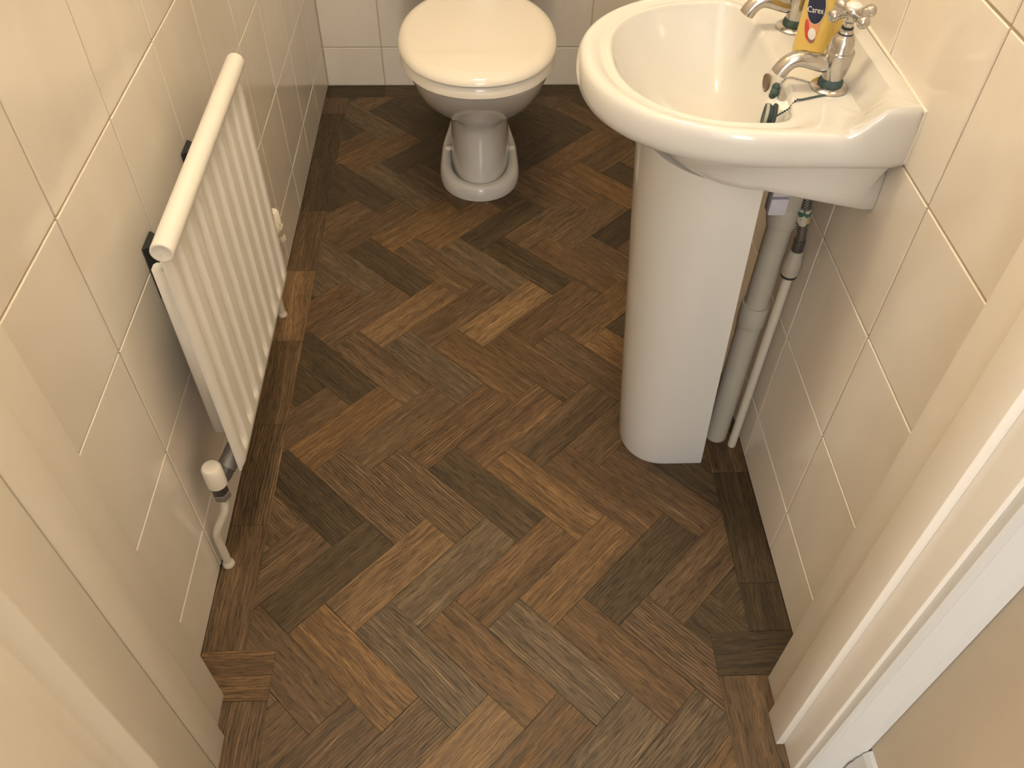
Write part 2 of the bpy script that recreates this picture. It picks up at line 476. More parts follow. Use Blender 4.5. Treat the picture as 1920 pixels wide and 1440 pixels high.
# local frame: x along the leaf from the hinge side, +y towards the room (face at y = 0), z up
DW, DH, DT = 0.80, 1.98, 0.038
ST = 0.0985
def dbox(n, x0, x1, z0, z1): return part(n, dr, M_GLOSS, lambda bm: box(bm, x0, x1, -DT, 0, z0, z1, 0.0012))
dbox('stile', 0, ST, 0, DH); dbox('stile', DW - ST - 0.03, DW, 0, DH)
rails = [(0, 0.20), (0.78, 0.92), (DH - 0.11, DH)]
for a, b in rails: dbox('rail', ST, DW - ST - 0.03, a, b)
mul0, mul1 = DW / 2 - 0.05, DW / 2 + 0.05
for (za, zb) in ((0.20, 0.78), (0.92, DH - 0.11)):
    dbox('muntin', mul0, mul1, za, zb)
    for xa, xb in ((ST, mul0), (mul1, DW - ST - 0.03)):
        def pan(bm):
            # moulding steps down from the face, then a raised field
            steps = [(0.0, 0.0), (0.002, 0.003), (0.005, 0.003), (0.015, -0.011), (0.020, -0.0135), (0.024, -0.0135), (0.058, -0.006), (0.060, -0.006)]
            rings = [[(xa + i, d, za + i), (xb - i, d, za + i), (xb - i, d, zb - i), (xa + i, d, zb - i)] for i, d in steps]
            rings = [[(xa, -0.02, za), (xb, -0.02, za), (xb, -0.02, zb), (xa, -0.02, zb)]] + rings
            loft(bm, rings, True, True)
        part('panel', dr, M_GLOSS, pan, 25)
hd = part('handle', dr, M_CHR, lambda bm: (box(bm, DW - 0.075, DW - 0.035, 0.0, 0.005, 0.94, 1.10, 0.002),
     tube(bm, spline([(DW - 0.055, 0.0, 1.03), (DW - 0.055, 0.035, 1.03), (DW - 0.065, 0.045, 1.03), (DW - 0.15, 0.045, 1.03)]), 0.009)))

# ---------------------------------------------------------------- ceiling lamp of the little room
m_, nt_, b_ = new_mat('lit opal glass')
b_.inputs['Base Color'].default_value = (0.9, 0.85, 0.75, 1)
b_.inputs['Emission Color'].default_value = LAMP_COL + (1,)
b_.inputs['Emission Strength'].default_value = LAMP_POWER
lampt = thing('ceiling_lamp', 'round opal glass ceiling lamp above the toilet room', 'lamp', LAMP_POS)
bm = bmesh.new(); lathe(bm, [(0.001, -0.055), (0.04, -0.052), (0.075, -0.042), (0.10, -0.025), (0.115, 0.0), (0.12, 0.03), (0.115, 0.06)], 40)
obj('lamp_shade', bm, m_, lampt)
bm = bmesh.new(); lathe(bm, [(0.135, 0.055), (0.14, 0.062), (0.14, 0.095), (0.135, 0.10)], 40)
obj('ceiling_plate', bm, M_WGLOSS, lampt)

# ---------------------------------------------------------------- toilet
def egg(cx, yb, yf, a, z, n=72, p=2.25, back=2.6, mid=0.52):
    """closed ring: widest about the middle, from yb (back) to yf (front, more negative)."""
    yc = yf + (yb - yf) * mid
    out = []
    for i in range(n):
        t = 2 * PI * i / n
        c, s = math.cos(t), math.sin(t)
        e = p if s < 0 else back
        x = cx + a * math.copysign(abs(c) ** (2 / e), c)
        ln = (yc - yf) if s < 0 else (yb - yc)
        y = yc + ln * math.copysign(abs(s) ** (2 / e), s)
        out.append((x, y, z))
    return out
TX = 0.447
toi = thing('toilet', 'white ceramic toilet with closed lid against the back wall', 'toilet', (0, 0, 0))
bm = bmesh.new()
rings = [egg(TX, -0.16 - 0.14 * sstep(0.19, 0.24, z), yf, hw, z) for yf, hw, z in (
    (-0.558, 0.079, 0.0), (-0.558, 0.079, 0.02), (-0.553, 0.0765, 0.05), (-0.540, 0.0740, 0.09), (-0.526, 0.0725, 0.13), (-0.520, 0.0720, 0.150), (-0.521, 0.0745, 0.163),
    (-0.532, 0.0830, 0.178), (-0.560, 0.1010, 0.200), (-0.605, 0.1220, 0.232), (-0.655, 0.1390, 0.268), (-0.697, 0.1505, 0.304), (-0.733, 0.1585, 0.340), (-0.755, 0.1630, 0.368), (-0.762, 0.1645, 0.380), (-0.757, 0.1600, 0.3875))]
loft(bm, rings)
obj('pan', bm, M_CER, toi, 60)
# horseshoe plinth around the column
def shoe(cx, y0, yf, a, z, n=48):
    out = []
    for i in range(n + 1):
        t = PI * i / n
        x = cx - a * math.cos(t)
        s = math.sin(t)
        yc = yf + 0.13
        y = yc - (yc - yf) * (s ** 0.85) if s > 0 else yc
        out.append((x, y))
    # straight legs to the back, drawing in
    legL = [(cx - a * f, yy) for f, yy in ((0.80, y0), (0.86, y0 - 0.04), (0.93, y0 - 0.08), (0.98, y0 - 0.12))]
    legR = [(2 * cx - x, y) for x, y in reversed(legL)]
    return [(x, y, z) for x, y in legL + out + legR]
def sweep_ring(outer, inner, zs):
    """outer/inner: functions of inset; builds a rounded lip between two open polylines, closed at the ends."""
def plinth(bm):
    prof = [(0.0, 0.0), (-0.001, 0.012), (0.002, 0.028), (0.008, 0.036), (0.016, 0.0385), (0.024, 0.036), (0.029, 0.028), (0.032, 0.012), (0.033, 0.001)]
    rows = []
    for ins, z in prof:
        rows.append(shoe(TX - 0.002, -0.255, -0.582 + ins, 0.1015 - ins * 0.95, z))
    R = [[bm.verts.new(p) for p in r] for r in rows]
    for a, b in zip(R, R[1:]):
        for i in range(len(a) - 1): bm.faces.new((a[i], a[i + 1], b[i + 1], b[i]))
    bm.faces.new([r[0] for r in R]); bm.faces.new([r[-1] for r in R][::-1])
part('plinth', toi, M_CER, plinth, 60)
for sx in (-1, 1):
    part('floor_screw_cap', toi, M_SEAT, lambda bm: lathe(bm, [(0.009, 0.037), (0.009, 0.041), (0.006, 0.044), (0.001, 0.045)], 16, (TX + sx * 0.083, -0.40, 0)))
def slab(bm, yb, yf, a, z0, z1, rr, dome=0.0, p=2.15):
    rg = []
    for i in range(7):
        t = PI / 2 * i / 6
        rg.append((rr * (1 - math.sin(t)) , z0 + rr * 0.6 * (1 - math.cos(t)) if False else z0 + rr * 0.6 * (1 - math.cos(t))))
    rings = [egg(TX - 0.002, yb - 0.012, yf + 0.012, a - 0.012, z0, p=p, back=2.12, mid=0.485)]
    rings.append(egg(TX - 0.002, yb - 0.004, yf + 0.004, a - 0.004, z0 + 0.0005, p=p, back=2.12, mid=0.485))
    rings.append(egg(TX - 0.002, yb, yf, a, z0 + 0.004, p=p, back=2.12, mid=0.485))
    for i in range(1, 9):
        t = PI / 2 * i / 8
        ins = rr * (1 - math.cos(t)); z = z0 + 0.004 + (z1 - z0 - 0.004) * math.sin(t)
        rings.append(egg(TX - 0.002, yb - ins, yf + ins, a - ins, z, p=p, back=2.12, mid=0.485))
    if dome > 0:
        for f in (0.75, 0.5, 0.25, 0.04):
            ym = (yb + yf) / 2
            rings.append(egg(TX - 0.002, ym + (yb - rr - ym) * f, ym + (yf + rr - ym) * f, (a - rr) * f, z1 + dome * (1 - f * f), p=p, back=2.12, mid=0.485))
    loft(bm, rings)
part('seat', toi, M_SEAT, lambda bm: slab(bm, -0.36, -0.785, 0.168, 0.3885, 0.4145, 0.008), 50)
part('lid', toi, M_SEAT, lambda bm: slab(bm, -0.355, -0.788, 0.1705, 0.4165, 0.440, 0.030, 0.004), 50)
for sx in (-1, 1):
    part('hinge', toi, M_SEAT, lambda bm: lathe(bm, [(0.011, -0.02), (0.012, -0.018), (0.012, 0.018), (0.011, 0.02)], 20, (TX + sx * 0.075, -0.338, 0.42), 'X'))
part('pan_shelf', toi, M_CER, lambda bm: box(bm, TX - 0.085, TX + 0.085, -0.34, -0.05, 0.30, 0.387, 0.02, 4))
cis = part('cistern', toi, M_CER, lambda bm: box(bm, TX - 0.19, TX + 0.19, -0.185, -0.008, 0.396, 0.72, 0.025, 4))
part('cistern_lid', toi, M_CER, lambda bm: box(bm, TX - 0.197, TX + 0.197, -0.192, -0.006, 0.722, 0.752, 0.012, 4))
part('flush_lever', toi, M_CHR, lambda bm: tube(bm, spline([(TX - 0.14, -0.18, 0.66), (TX - 0.14, -0.205, 0.66), (TX - 0.13, -0.212, 0.658), (TX - 0.07, -0.212, 0.65)]), 0.006))

# ---------------------------------------------------------------- wash basin
YC = -1.335
BC = Vector((0.745, YC))
def radius(inside, ang, rmax=0.4):
    lo, hi = 0.0, rmax
    c, s = math.cos(ang), math.sin(ang)
    for _ in range(40):
        mid = (lo + hi) / 2
        if inside(BC.x + c * mid, BC.y + s * mid): lo = mid
        else: hi = mid
    return lo
def outer_shape(ax, ay, xb, xc=0.80, n=2.15, cr=0.004):
    def f(x, y):
        dy = abs(y - YC)
        if x < xc: return (abs(x - xc) / ax) ** n + (dy / ay) ** n <= 1
        if x > xb or dy > ay: return False
        if x > xb - cr and dy > ay - cr: return (x - xb + cr) ** 2 + (dy - ay + cr) ** 2 <= cr * cr
        return True
    return f
def inner_shape(x, y):
    dy = abs(y - YC)
    if x < 0.775: return (abs(x - 0.775) / 0.157) ** 2.3 + (dy / 0.155) ** 2.3 <= 1
    return (abs(x - 0.775) / 0.046) ** 3.2 + (dy / 0.155) ** 3.2 <= 1
NB = 160
ANG = [2 * PI * i / NB for i in range(NB)]
# extra samples at the back corners
for dy in (-0.1905, 0.1905, -0.18, 0.18): ANG.append(math.atan2(dy, 0.935 - BC.x) % (2 * PI))
ANG = sorted(ANG)
RB = 0.9357
def outl(ax, ay, xb): 
    f = outer_shape(ax, ay, xb)
    return [radius(f, a) for a in ANG]
R_out = outl(0.228, 0.1915, RB)
R_in = [radius(inner_shape, a) for a in ANG]
R_low = outl(0.128, 0.164, RB)
R_low2 = outl(0.118, 0.152, RB - 0.002)
R_hump = outl(0.121, 0.118, 0.825)
R_hump2 = outl(0.085, 0.080, 0.805)
def P(i, r, z): return (BC.x + math.cos(ANG[i]) * r, BC.y + math.sin(ANG[i]) * r, z)
def upstand(x, y):
    ey = sstep(0.125, 0.185, abs(y - YC))
    a = 0.893 - 0.040 * ey; b = 0.916 - 0.014 * ey
    return 0.034 * sstep(a, b, x)
DECK = 0.7555
def rim_ring(t, dz, clampx=None):
    ring = []
    for i in range(len(ANG)):
        r = R_in[i] + (R_out[i] - R_in[i]) * t
        x, y, _ = P(i, r, 0)
        ring.append((x, y, DECK + dz(i, t) + upstand(x, y)))
    return ring
def inset_ring(d, z_of):
    ring = []
    for i in range(len(ANG)):
        x, y, _ = P(i, R_out[i] - d, 0)
        ring.append((x, y, z_of(x, y)))
    return ring
def front(i):   # 1 at the front/sides, 0 over the tap deck
    c = math.cos(ANG[i])
    return 1 - sstep(0.25, 0.75, c)
DR = Vector((0.768, YC + 0.01))
bowl = []
ZD = 0.645
for s in (0.05, 0.12, 0.2, 0.32, 0.45, 0.58, 0.70, 0.79, 0.86, 0.91, 0.95, 0.98, 1.0):
    ring = []
    for i in range(len(ANG)):
        x, y, _ = P(i, R_in[i], 0)
        px = DR.x + (x - DR.x) * s; py = DR.y + (y - DR.y) * s
        z = ZD + 0.010 * s + (DECK - 0.004 - ZD - 0.010) * (s ** 3.6 * 0.5 + s ** 2.2 * 0.5)
        ring.append((px, py, z))
    bowl.append(ring)
rings = bowl[:]
for t, k in ((0.03, -0.001), (0.07, 0.0012), (0.13, 0.0022), (0.20, 0.0018), (0.27, 0.0002), (0.34, -0.0004), (0.42, 0.0012), (0.52, 0.0034), (0.62, 0.0046), (0.72, 0.0048), (0.80, 0.0040)):
    rings.append(rim_ring(t, lambda i, tt, k=k: k * front(i)))
def topz(x, y): return DECK + upstand(x, y)
for t, k in ((0.87, 0.0024), (0.925, -0.0005), (0.96, -0.004), (0.985, -0.009), (0.997, -0.015)):
    ring = []
    for i in range(len(ANG)):
        r = R_in[i] + (R_out[i] - R_in[i]) * t
        w = R_out[i] - R_in[i]
        if w > 0.05:                     # keep the roll the same size over the wide deck
            r = R_out[i] - (1 - t) * 0.05
        x, y, _ = P(i, r, 0)
        ring.append((x, y, DECK + (k if front(i) > 0.02 else k * 0.5) + upstand(x, y)))
    rings.append(ring)
def side_ring(d, dz, lowk):
    """outer side; lowk 0..1 blends the upstand away going down."""
    ring = []
    for i in range(len(ANG)):
        x, y, _ = P(i, R_out[i] - d, 0)
        if x > RB - 0.004: x = RB - 0.0005
        ring.append((x, y, DECK + dz + upstand(x, y) * (1 - lowk)))
    return ring
rings += [side_ring(0.0, -0.019, 0.3), side_ring(0.0, -0.026, 0.6), side_ring(0.0015, -0.032, 1), side_ring(0.004, -0.0375, 1), side_ring(0.007, -0.041, 1), side_ring(0.0095, -0.0425, 1)]
def zlow(x): return 0.632 + 0.235 * min(0.14, max(0.0, 0.93 - x))
def blend(Ra, Rb, t, z):
    zz = z
    ring = []
    for i in range(len(ANG)):
        x, y, _ = P(i, Ra[i] + (Rb[i] - Ra[i]) * t, 0)
        if x > RB - 0.006: x = RB - 0.0005
        f = (0.713 - zz) / (0.713 - 0.6455)
        ring.append((x, y, 0.713 + (zlow(x) - 0.713) * f))
    return ring
R_a = [max(R_out[i] - 0.011, 0.02) for i in range(len(ANG))]
rings += [blend(R_a, R_low, 0.12, 0.7120), blend(R_a, R_low, 0.35, 0.700), blend(R_a, R_low, 0.62, 0.682), blend(R_a, R_low, 0.85, 0.664), blend(R_a, R_low, 0.97, 0.652),
          blend(R_low, R_low2, 0.4, 0.6470), blend(R_low, R_low2, 1.0, 0.6455), blend(R_hump, R_hump, 0, 0.6465)]
for rr_, zz_ in ((R_hump, 0.6420), (R_hump, 0.634), (R_hump2, 0.6235)):
    rings.append([P(i, rr_[i] - (0.004 if zz_ == 0.634 else 0), zz_) for i in range(len(ANG))])
bas = thing('wash_basin', 'white ceramic wash basin on a pedestal at the right wall', 'basin')
bm = bmesh.new(); loft(bm, rings, True, True)
from mathutils.bvhtree import BVHTree
BT = BVHTree.FromBMesh(bm)
def top_at(x, y):
    h = BT.ray_cast(Vector((x, y, 1.2)), Vector((0, 0, -1)))
    return h[0].z
obj('bowl', bm, M_CER, bas, 48)
part('drain', bas, M_CHR, lambda bm: lathe(bm, [(0.011, 0.0), (0.012, 0.003), (0.019, 0.003), (0.0205, 0.001), (0.0205, -0.002)], 28, (DR.x, DR.y, ZD + 0.0025), cap0=True, cap1=False))
def overflow(bm):
    lathe(bm, [(0.0110, -0.002), (0.0110, 0.0006), (0.0095, 0.0010), (0.0090, 0.0002)], 28, (0, 0, 0), 'X', cap0=False, cap1=True)
ov = part('overflow_hole', bas, M_OVF, overflow, label='round dark overflow hole')
hit = BT.ray_cast(Vector((0.76, YC - 0.012, 0.727)), Vector((1, 0, 0)))
ov.location = hit[0] + Vector((-0.0016, 0, 0.0004)); ov.rotation_euler = Vector((1, 0, 0)).rotation_difference(hit[1] if hit[1].x < 0 else -hit[1]).to_euler()
ov.scale = (1, 1.0, 1.1)
# bead of sealant along the wall
part('sealant', bas, M_SEAL, lambda bm: tube(bm, [(W - 0.001, YC - 0.188, 0.722), (W - 0.001, YC - 0.1915, 0.76), (W - 0.001, YC - 0.190, 0.787), (W - 0.0015, YC - 0.1, 0.790), (W - 0.0015, YC + 0.1, 0.790), (W - 0.001, YC + 0.190, 0.787)], 0.0021, 8))

# ---------------------------------------------------------------- pedestal
ped = thing('pedestal', 'tapered white ceramic pedestal under the wash basin', 'pedestal')
def ped_outline(z, d):
    k = z / 0.66
    b = 0.077 + 0.063 * k ** 1.1 - d
    fx = 0.706 - 0.046 * k + d
    gx = 0.851 - 0.052 * k
    xm = 0.782 - 0.006 * k
    n = 26
    pts = [(gx, YC - b), ((gx + xm) / 2, YC - b)]
    for i in range(n + 1):
        t = -PI / 2 + PI * i / n
        c, s = math.cos(t), math.sin(t)
        pts.append((xm - (xm - fx) * abs(c) ** 0.95, YC + b * math.copysign(abs(s) ** 0.95, s)))
    pts += [((gx + xm) / 2, YC + b), (gx, YC + b)]
    return [(x, y, z * (zlow(x) - 0.0015) / 0.66) for x, y in pts]
ZP = [0.0, 0.012, 0.10, 0.2, 0.3, 0.4, 0.5, 0.6, 0.66]
bm = bmesh.new()
outer = [ped_outline(z, 0.002 if z == 0 else 0.0) for z in ZP]
inner = [ped_outline(z, 0.013) for z in ZP]
Ro = [[bm.verts.new(p) for p in r] for r in outer]
Ri = [[bm.verts.new(p) for p in r] for r in inner]
n = len(Ro[0])
for a, b in zip(Ro, Ro[1:]):
    for i in range(n - 1): bm.faces.new((a[i], a[i + 1], b[i + 1], b[i]))
ni = []
for a, b in zip(Ri, Ri[1:]):
    for i in range(n - 1):
        f = bm.faces.new((a[i + 1], a[i], b[i], b[i + 1])); f.material_index = 1
for z in range(len(ZP) - 1):
    f = bm.faces.new((Ro[z][0], Ro[z + 1][0], Ri[z + 1][0], Ri[z][0])); f.material_index = 1
    f = bm.faces.new((Ro[z][-1], Ri[z][-1], Ri[z + 1][-1], Ro[z + 1][-1])); f.material_index = 1
for i in range(n - 1):
    bm.faces.new((Ro[0][i], Ri[0][i], Ri[0][i + 1], Ro[0][i + 1]))
    bm.faces.new((Ro[-1][i], Ro[-1][i + 1], Ri[-1][i + 1], Ri[-1][i]))
obj('pedestal_shell', bm, [M_CER, M_BISC], ped, 40)

# ---------------------------------------------------------------- pipework under the basin
wp = thing('waste_pipe', 'grey plastic waste pipe standing behind the pedestal', 'pipe')
WX, WY = 0.893, -1.342
part('pipe', wp, M_GRYPLA, lambda bm: lathe(bm, [(0.0205, 0.0), (0.0205, 0.30), (0.0195, 0.3005), (0.0195, 0.60)], 32, (WX, WY, 0)))
part('coupling', wp, M_GRYPLA, lambda bm: lathe(bm, [(0.0208, 0.296), (0.0228, 0.298), (0.0232, 0.30), (0.0232, 0.338), (0.0225, 0.342), (0.0200, 0.3425)], 32, (WX, WY, 0)))
part('coupling', wp, M_GRYPLA, lambda bm: lathe(bm, [(0.0200, 0.500), (0.0225, 0.502), (0.0242, 0.512), (0.0242, 0.535), (0.0225, 0.538)], 32, (WX, WY, 0)))
part('trap_nut', wp, M_GRYPLA, lambda bm: lathe(bm, [(0.0215, 0.5385), (0.0255, 0.540), (0.0255, 0.585), (0.0215, 0.60)], 32, (WX, WY, 0)))
part('trap_arm', wp, M_GRYPLA, lambda bm: tube(bm, spline([(WX, WY, 0.580), (WX - 0.010, WY, 0.597), (WX - 0.035, WY, 0.604), (0.79, WY, 0.605)]), 0.0150, 20))
sp = thing('supply_pipe', 'thin white painted water pipe beside the grey waste pipe', 'pipe')
SX, SY = 0.9185, -1.368
part('pipe', sp, M_PIPE, lambda bm: lathe(bm, [(0.0078, 0.0), (0.0078, 0.02), (0.0074, 0.03), (0.0076, 0.43)], 20, (SX, SY, 0)))
part('pipe_connector', sp, M_GRYPLA, lambda bm: lathe(bm, [(0.0085, 0.424), (0.0125, 0.426), (0.0130, 0.43), (0.0130, 0.452), (0.0112, 0.455), (0.0112, 0.468), (0.0095, 0.471)], 24, (SX, SY, 0)))
part('seal_ring', sp, M_BLK, lambda bm: lathe(bm, [(0.0100, 0.4205), (0.0122, 0.4215), (0.0125, 0.424), (0.0110, 0.4255)], 24, (SX, SY, 0)))
bh = thing('braided_hose', 'flexible braided steel hose above the thin white pipe', 'hose')
HP = spline([(SX, SY, 0.470), (SX - 0.001, SY + 0.001, 0.50), (SX - 0.006, SY + 0.004, 0.54), (SX - 0.008, SY + 0.006, 0.58), (SX - 0.012, SY + 0.008, 0.642)])
def braid():
    m, nt, b = new_mat('braided steel')
    tc = nt.nodes.new('ShaderNodeTexCoord')
    ck = nt.nodes.new('ShaderNodeTexWave'); ck.inputs['Scale'].default_value = 160; ck.bands_direction = 'DIAGONAL'
    nt.links.new(tc.outputs['Object'], ck.inputs['Vector'])
    cr = nt.nodes.new('ShaderNodeValToRGB')
    cr.color_ramp.elements[0].color = (0.06, 0.06, 0.055, 1); cr.color_ramp.elements[1].color = (0.42, 0.42, 0.40, 1)
    nt.links.new(ck.outputs['Fac'], cr.inputs[0]); nt.links.new(cr.outputs[0], b.inputs['Base Color'])
    b.inputs['Metallic'].default_value = 0.8; b.inputs['Roughness'].default_value = 0.4
    return m
part('hose', bh, braid(), lambda bm: tube(bm, HP, 0.0072, 18))
part('ferrule', bh, M_DARKMET, lambda bm: tube(bm, [HP[0] + Vector((0, 0, -0.002)), HP[4], HP[6]], 0.0085, 18))
def paper():
    m, nt, b = new_mat('printed paper sleeve')
    tc = nt.nodes.new('ShaderNodeTexCoord')
    n = nt.nodes.new('ShaderNodeTexVoronoi'); n.inputs['Scale'].default_value = 130
    nt.links.new(tc.outputs['Object'], n.inputs['Vector'])
    cr = nt.nodes.new('ShaderNodeValToRGB'); cr.color_ramp.interpolation = 'CONSTANT'
    e = cr.color_ramp.elements
    e[0].color = (0.55, 0.42, 0.22, 1); e[1].position = 0.35; e[1].color = (0.60, 0.55, 0.46, 1)
    x = e.new(0.6); x.color = (0.05, 0.16, 0.10, 1)
    x = e.new(0.72); x.color = (0.45, 0.20, 0.08, 1)
    x = e.new(0.82); x.color = (0.62, 0.57, 0.48, 1)
    sepc = nt.nodes.new('ShaderNodeSeparateColor')
    nt.links.new(n.outputs['Color'], sepc.inputs[0]); nt.links.new(sepc.outputs[0], cr.inputs[0])
    nt.links.new(cr.outputs[0], b.inputs['Base Color']); b.inputs['Roughness'].default_value = 0.5
    return m
part('paper_sleeve', bh, paper(), lambda bm: tube(bm, HP[12:18], 0.0100, 20), label='cream printed sleeve with green and orange marks')
cl = part('fixing_block', bas, M_LILAC, lambda bm: (box(bm, -0.012, 0.012, -0.010, 0.010, -0.013, 0.013, 0.002), box(bm, -0.013, 0.013, -0.011, 0.011, 0.017, 0.034, 0.002)), label='pale lilac plastic fixing block under the basin')
cl.location = (0.842, -1.425, 0.597)

# ---------------------------------------------------------------- taps
def tap(name, label, tx, ty, rot):
    t = thing(name, label, 'tap', (tx, ty, DECK + 0.0005), 'pillar taps on the basin')
    part('flange', t, M_CHR, lambda bm: lathe(bm, [(0.022, 0.0), (0.0225, 0.002), (0.020, 0.0042), (0.012, 0.0058)], 36))
    part('limescale_collar', t, M_TARN, lambda bm: lathe(bm, [(0.0145, 0.004), (0.0150, 0.007), (0.0140, 0.011), (0.0122, 0.014)], 36), label='green corroded collar')
    part('body', t, M_CHR, lambda bm: lathe(bm, [(0.0118, 0.010), (0.0126, 0.015), (0.0146, 0.022), (0.0160, 0.030), (0.0172, 0.044), (0.0172, 0.0460), (0.0166, 0.0470), (0.0148, 0.0475), (0.0142, 0.0500),
         (0.0138, 0.0550), (0.0128, 0.0600), (0.0108, 0.0640), (0.0088, 0.066), (0.0080, 0.070), (0.0060, 0.072)], 40))
    part('bonnet_ring', t, M_BLK, lambda bm: lathe(bm, [(0.0060, 0.0655), (0.0086, 0.0660), (0.0088, 0.0675), (0.0080, 0.0690)], 32))
    part('bonnet_ring', t, M_BLK, lambda bm: lathe(bm, [(0.0060, 0.0725), (0.0068, 0.073), (0.0068, 0.0745), (0.0055, 0.0755)], 32))
    part('spindle', t, M_CHR, lambda bm: lathe(bm, [(0.0072, 0.069), (0.0072, 0.0725), (0.0056, 0.0735), (0.0056, 0.079), (0.0070, 0.083)], 28))
    sp_ = spline([(-0.004, 0, 0.030), (-0.018, 0, 0.031), (-0.032, 0, 0.0345), (-0.045, 0, 0.0365), (-0.055, 0, 0.0335), (-0.062, 0, 0.0265), (-0.0662, 0, 0.0185)], 6)
    rs = [0.0104 - 0.0010 * min(1, i / 20) + 0.0006 * sstep(20, len(sp_), i) for i in range(len(sp_))]
    part('spout', t, M_CHR, lambda bm: tube(bm, sp_, rs, 24))
    hd = link(bpy.data.objects.new('cross_handle', mesh_cross()), t)
    hd.location = (0, 0, 0.090); hd.rotation_euler = (0, 0, rot)
    part('index_cap', hd, M_WGLOSS, lambda bm: lathe(bm, [(0.0090, 0.0075), (0.0088, 0.0095), (0.0065, 0.0115), (0.001, 0.0123)], 28), label='pale domed cap of the tap head')
    return t
_cross = None
def mesh_cross():
    global _cross
    if _cross: return _cross
    bm = bmesh.new()
    lathe(bm, [(0.0065, -0.0095), (0.0085, -0.007), (0.0105, -0.002), (0.0108, 0.003), (0.0102, 0.0068), (0.0090, 0.0078)], 28)
    for k in range(4):
        a = k * PI / 2
        pts, rr = [], []
        for d, r in ((0.004, 0.0046), (0.012, 0.0044), (0.017, 0.0050), (0.0195, 0.0064), (0.0225, 0.0074), (0.0255, 0.0072), (0.0280, 0.0058), (0.0292, 0.0030), (0.0296, 0.0006)):
            pts.append((d * math.cos(a), d * math.sin(a), 0.0)); rr.append(r)
        tube(bm, pts, rr, 18)
    _cross = mesh_from_bm('cross_handle', bm, M_CHR, 50)
    return _cross
tap('pillar_tap', 'near chrome basin tap with cross head, in front of the yellow soap bottle', 0.8690, -1.412, math.radians(14))
tap('pillar_tap', 'far chrome basin tap behind the yellow soap bottle', 0.8660, -1.254, math.radians(30))

# ---------------------------------------------------------------- plug and chains
def chain(bm, pts, step=0.0034, r=0.0013):
    pts = spline(pts, 12)
    L = [0]
    for a, b in zip(pts, pts[1:]): L.append(L[-1] + (b - a).length)
    s = 0; i = 0
    while s < L[-1]:
        while L[i + 1] < s: i += 1
        f = (s - L[i]) / (L[i + 1] - L[i])
        p = pts[i].lerp(pts[i + 1], f)
        bmesh.ops.create_icosphere(bm, subdivisions=1, radius=r, matrix=Matrix.Translation(p))
        s += step
    tube(bm, pts, 0.0006, 6)
pc = thing('plug_chain', 'ball chain with corroded green end lying over the basin edge', 'chain')
def on(x, y, d=0.0016): return (x, y, top_at(x, y) + d)
CE = Vector((0.8150, -1.389, 0.745))
part('chain', pc, M_BRASSGREY, lambda bm: chain(bm, [on(0.850, -1.403), on(0.844, -1.398), on(0.838, -1.394), on(0.832, -1.390), on(0.826, -1.389), on(0.8215, -1.389, 0.002), CE]))
def blob(bm):
    for dx, dy, dz, r in ((0, 0, 0, 0.0050), (-0.001, -0.003, -0.006, 0.0058), (0.0005, 0.003, -0.004, 0.0045), (-0.002, -0.001, -0.011, 0.0048)):
        bmesh.ops.create_icosphere(bm, subdivisions=2, radius=r, matrix=Matrix.Translation(CE + Vector((dx - 0.002, dy, dz))))
part('corroded_end', pc, M_TARN, blob)
pg = thing('sink_plug', 'round dark rubber plug hanging on its chain at the inner basin edge', 'plug')
PGC = Vector((0.7945, -1.443, 0.7345))
def plugdisc(bm):
    lathe(bm, [(0.006, -0.0075), (0.0145, -0.0075), (0.0155, -0.006), (0.0155, -0.0025), (0.0140, -0.0015), (0.0140, 0.0005), (0.0165, 0.0015), (0.0172, 0.003), (0.0165, 0.0055), (0.006, 0.0060)], 36, (0, 0, 0), 'X')
pd = part('plug_disc', pg, M_RUB, plugdisc)
pd.location = PGC; pd.rotation_euler = (0, math.radians(4), math.radians(-14))
pd2 = part('pale_rim', pg, M_RUBL, lambda bm: lathe(bm, [(0.0150, -0.0078), (0.0158, -0.0070), (0.0160, -0.0045), (0.0152, -0.0040)], 36, (0, 0, 0), 'X', False, False))
pd2.location = PGC; pd2.rotation_euler = pd.rotation_euler
part('chain', pg, M_TARN, lambda bm: chain(bm, [on(0.858, -1.432), on(0.850, -1.434), on(0.842, -1.437), on(0.834, -1.440), on(0.827, -1.443), on(0.820, -1.445, 0.002), on(0.814, -1.446, 0.002), PGC + Vector((0.0065, 0, 0.001))], 0.0032, 0.0016))

# ---------------------------------------------------------------- soap bottle
sb = thing('soap_bottle', 'yellow liquid soap bottle with navy oval label between the taps', 'bottle', (0.8695, -1.333, DECK + 0.0012))
sb.rotation_euler = (0, 0, math.radians(-58))      # local -y is the labelled face
def rrect(a, b, r, z, n=8):
    out = []
    for cx, cy, a0 in ((a - r, b - r, 0), (-a + r, b - r, PI / 2), (-a + r, -b + r, PI), (a - r, -b + r, 1.5 * PI)):
        for k in range(n + 1):
            t = a0 + PI / 2 * k / n
            out.append((cx + r * math.cos(t), cy + r * math.sin(t), z))
    return out
m_soap, nt_, b_ = new_mat('yellow liquid soap in clear plastic')
b_.inputs['Base Color'].default_value = (0.90, 0.62, 0.13, 1)
b_.inputs['Roughness'].default_value = 0.12
b_.inputs['Transmission Weight'].default_value = 0.35
b_.inputs['Subsurface Weight'].default_value = 0.3
b_.inputs['Subsurface Radius'].default_value = (0.02, 0.015, 0.004)
tcx = nt_.nodes.new('ShaderNodeTexCoord'); nx = nt_.nodes.new('ShaderNodeTexNoise'); nx.inputs['Scale'].default_value = 25
crx = nt_.nodes.new('ShaderNodeValToRGB')
crx.color_ramp.elements[0].color = (0.92, 0.64, 0.15, 1); crx.color_ramp.elements[1].color = (0.96, 0.74, 0.24, 1)
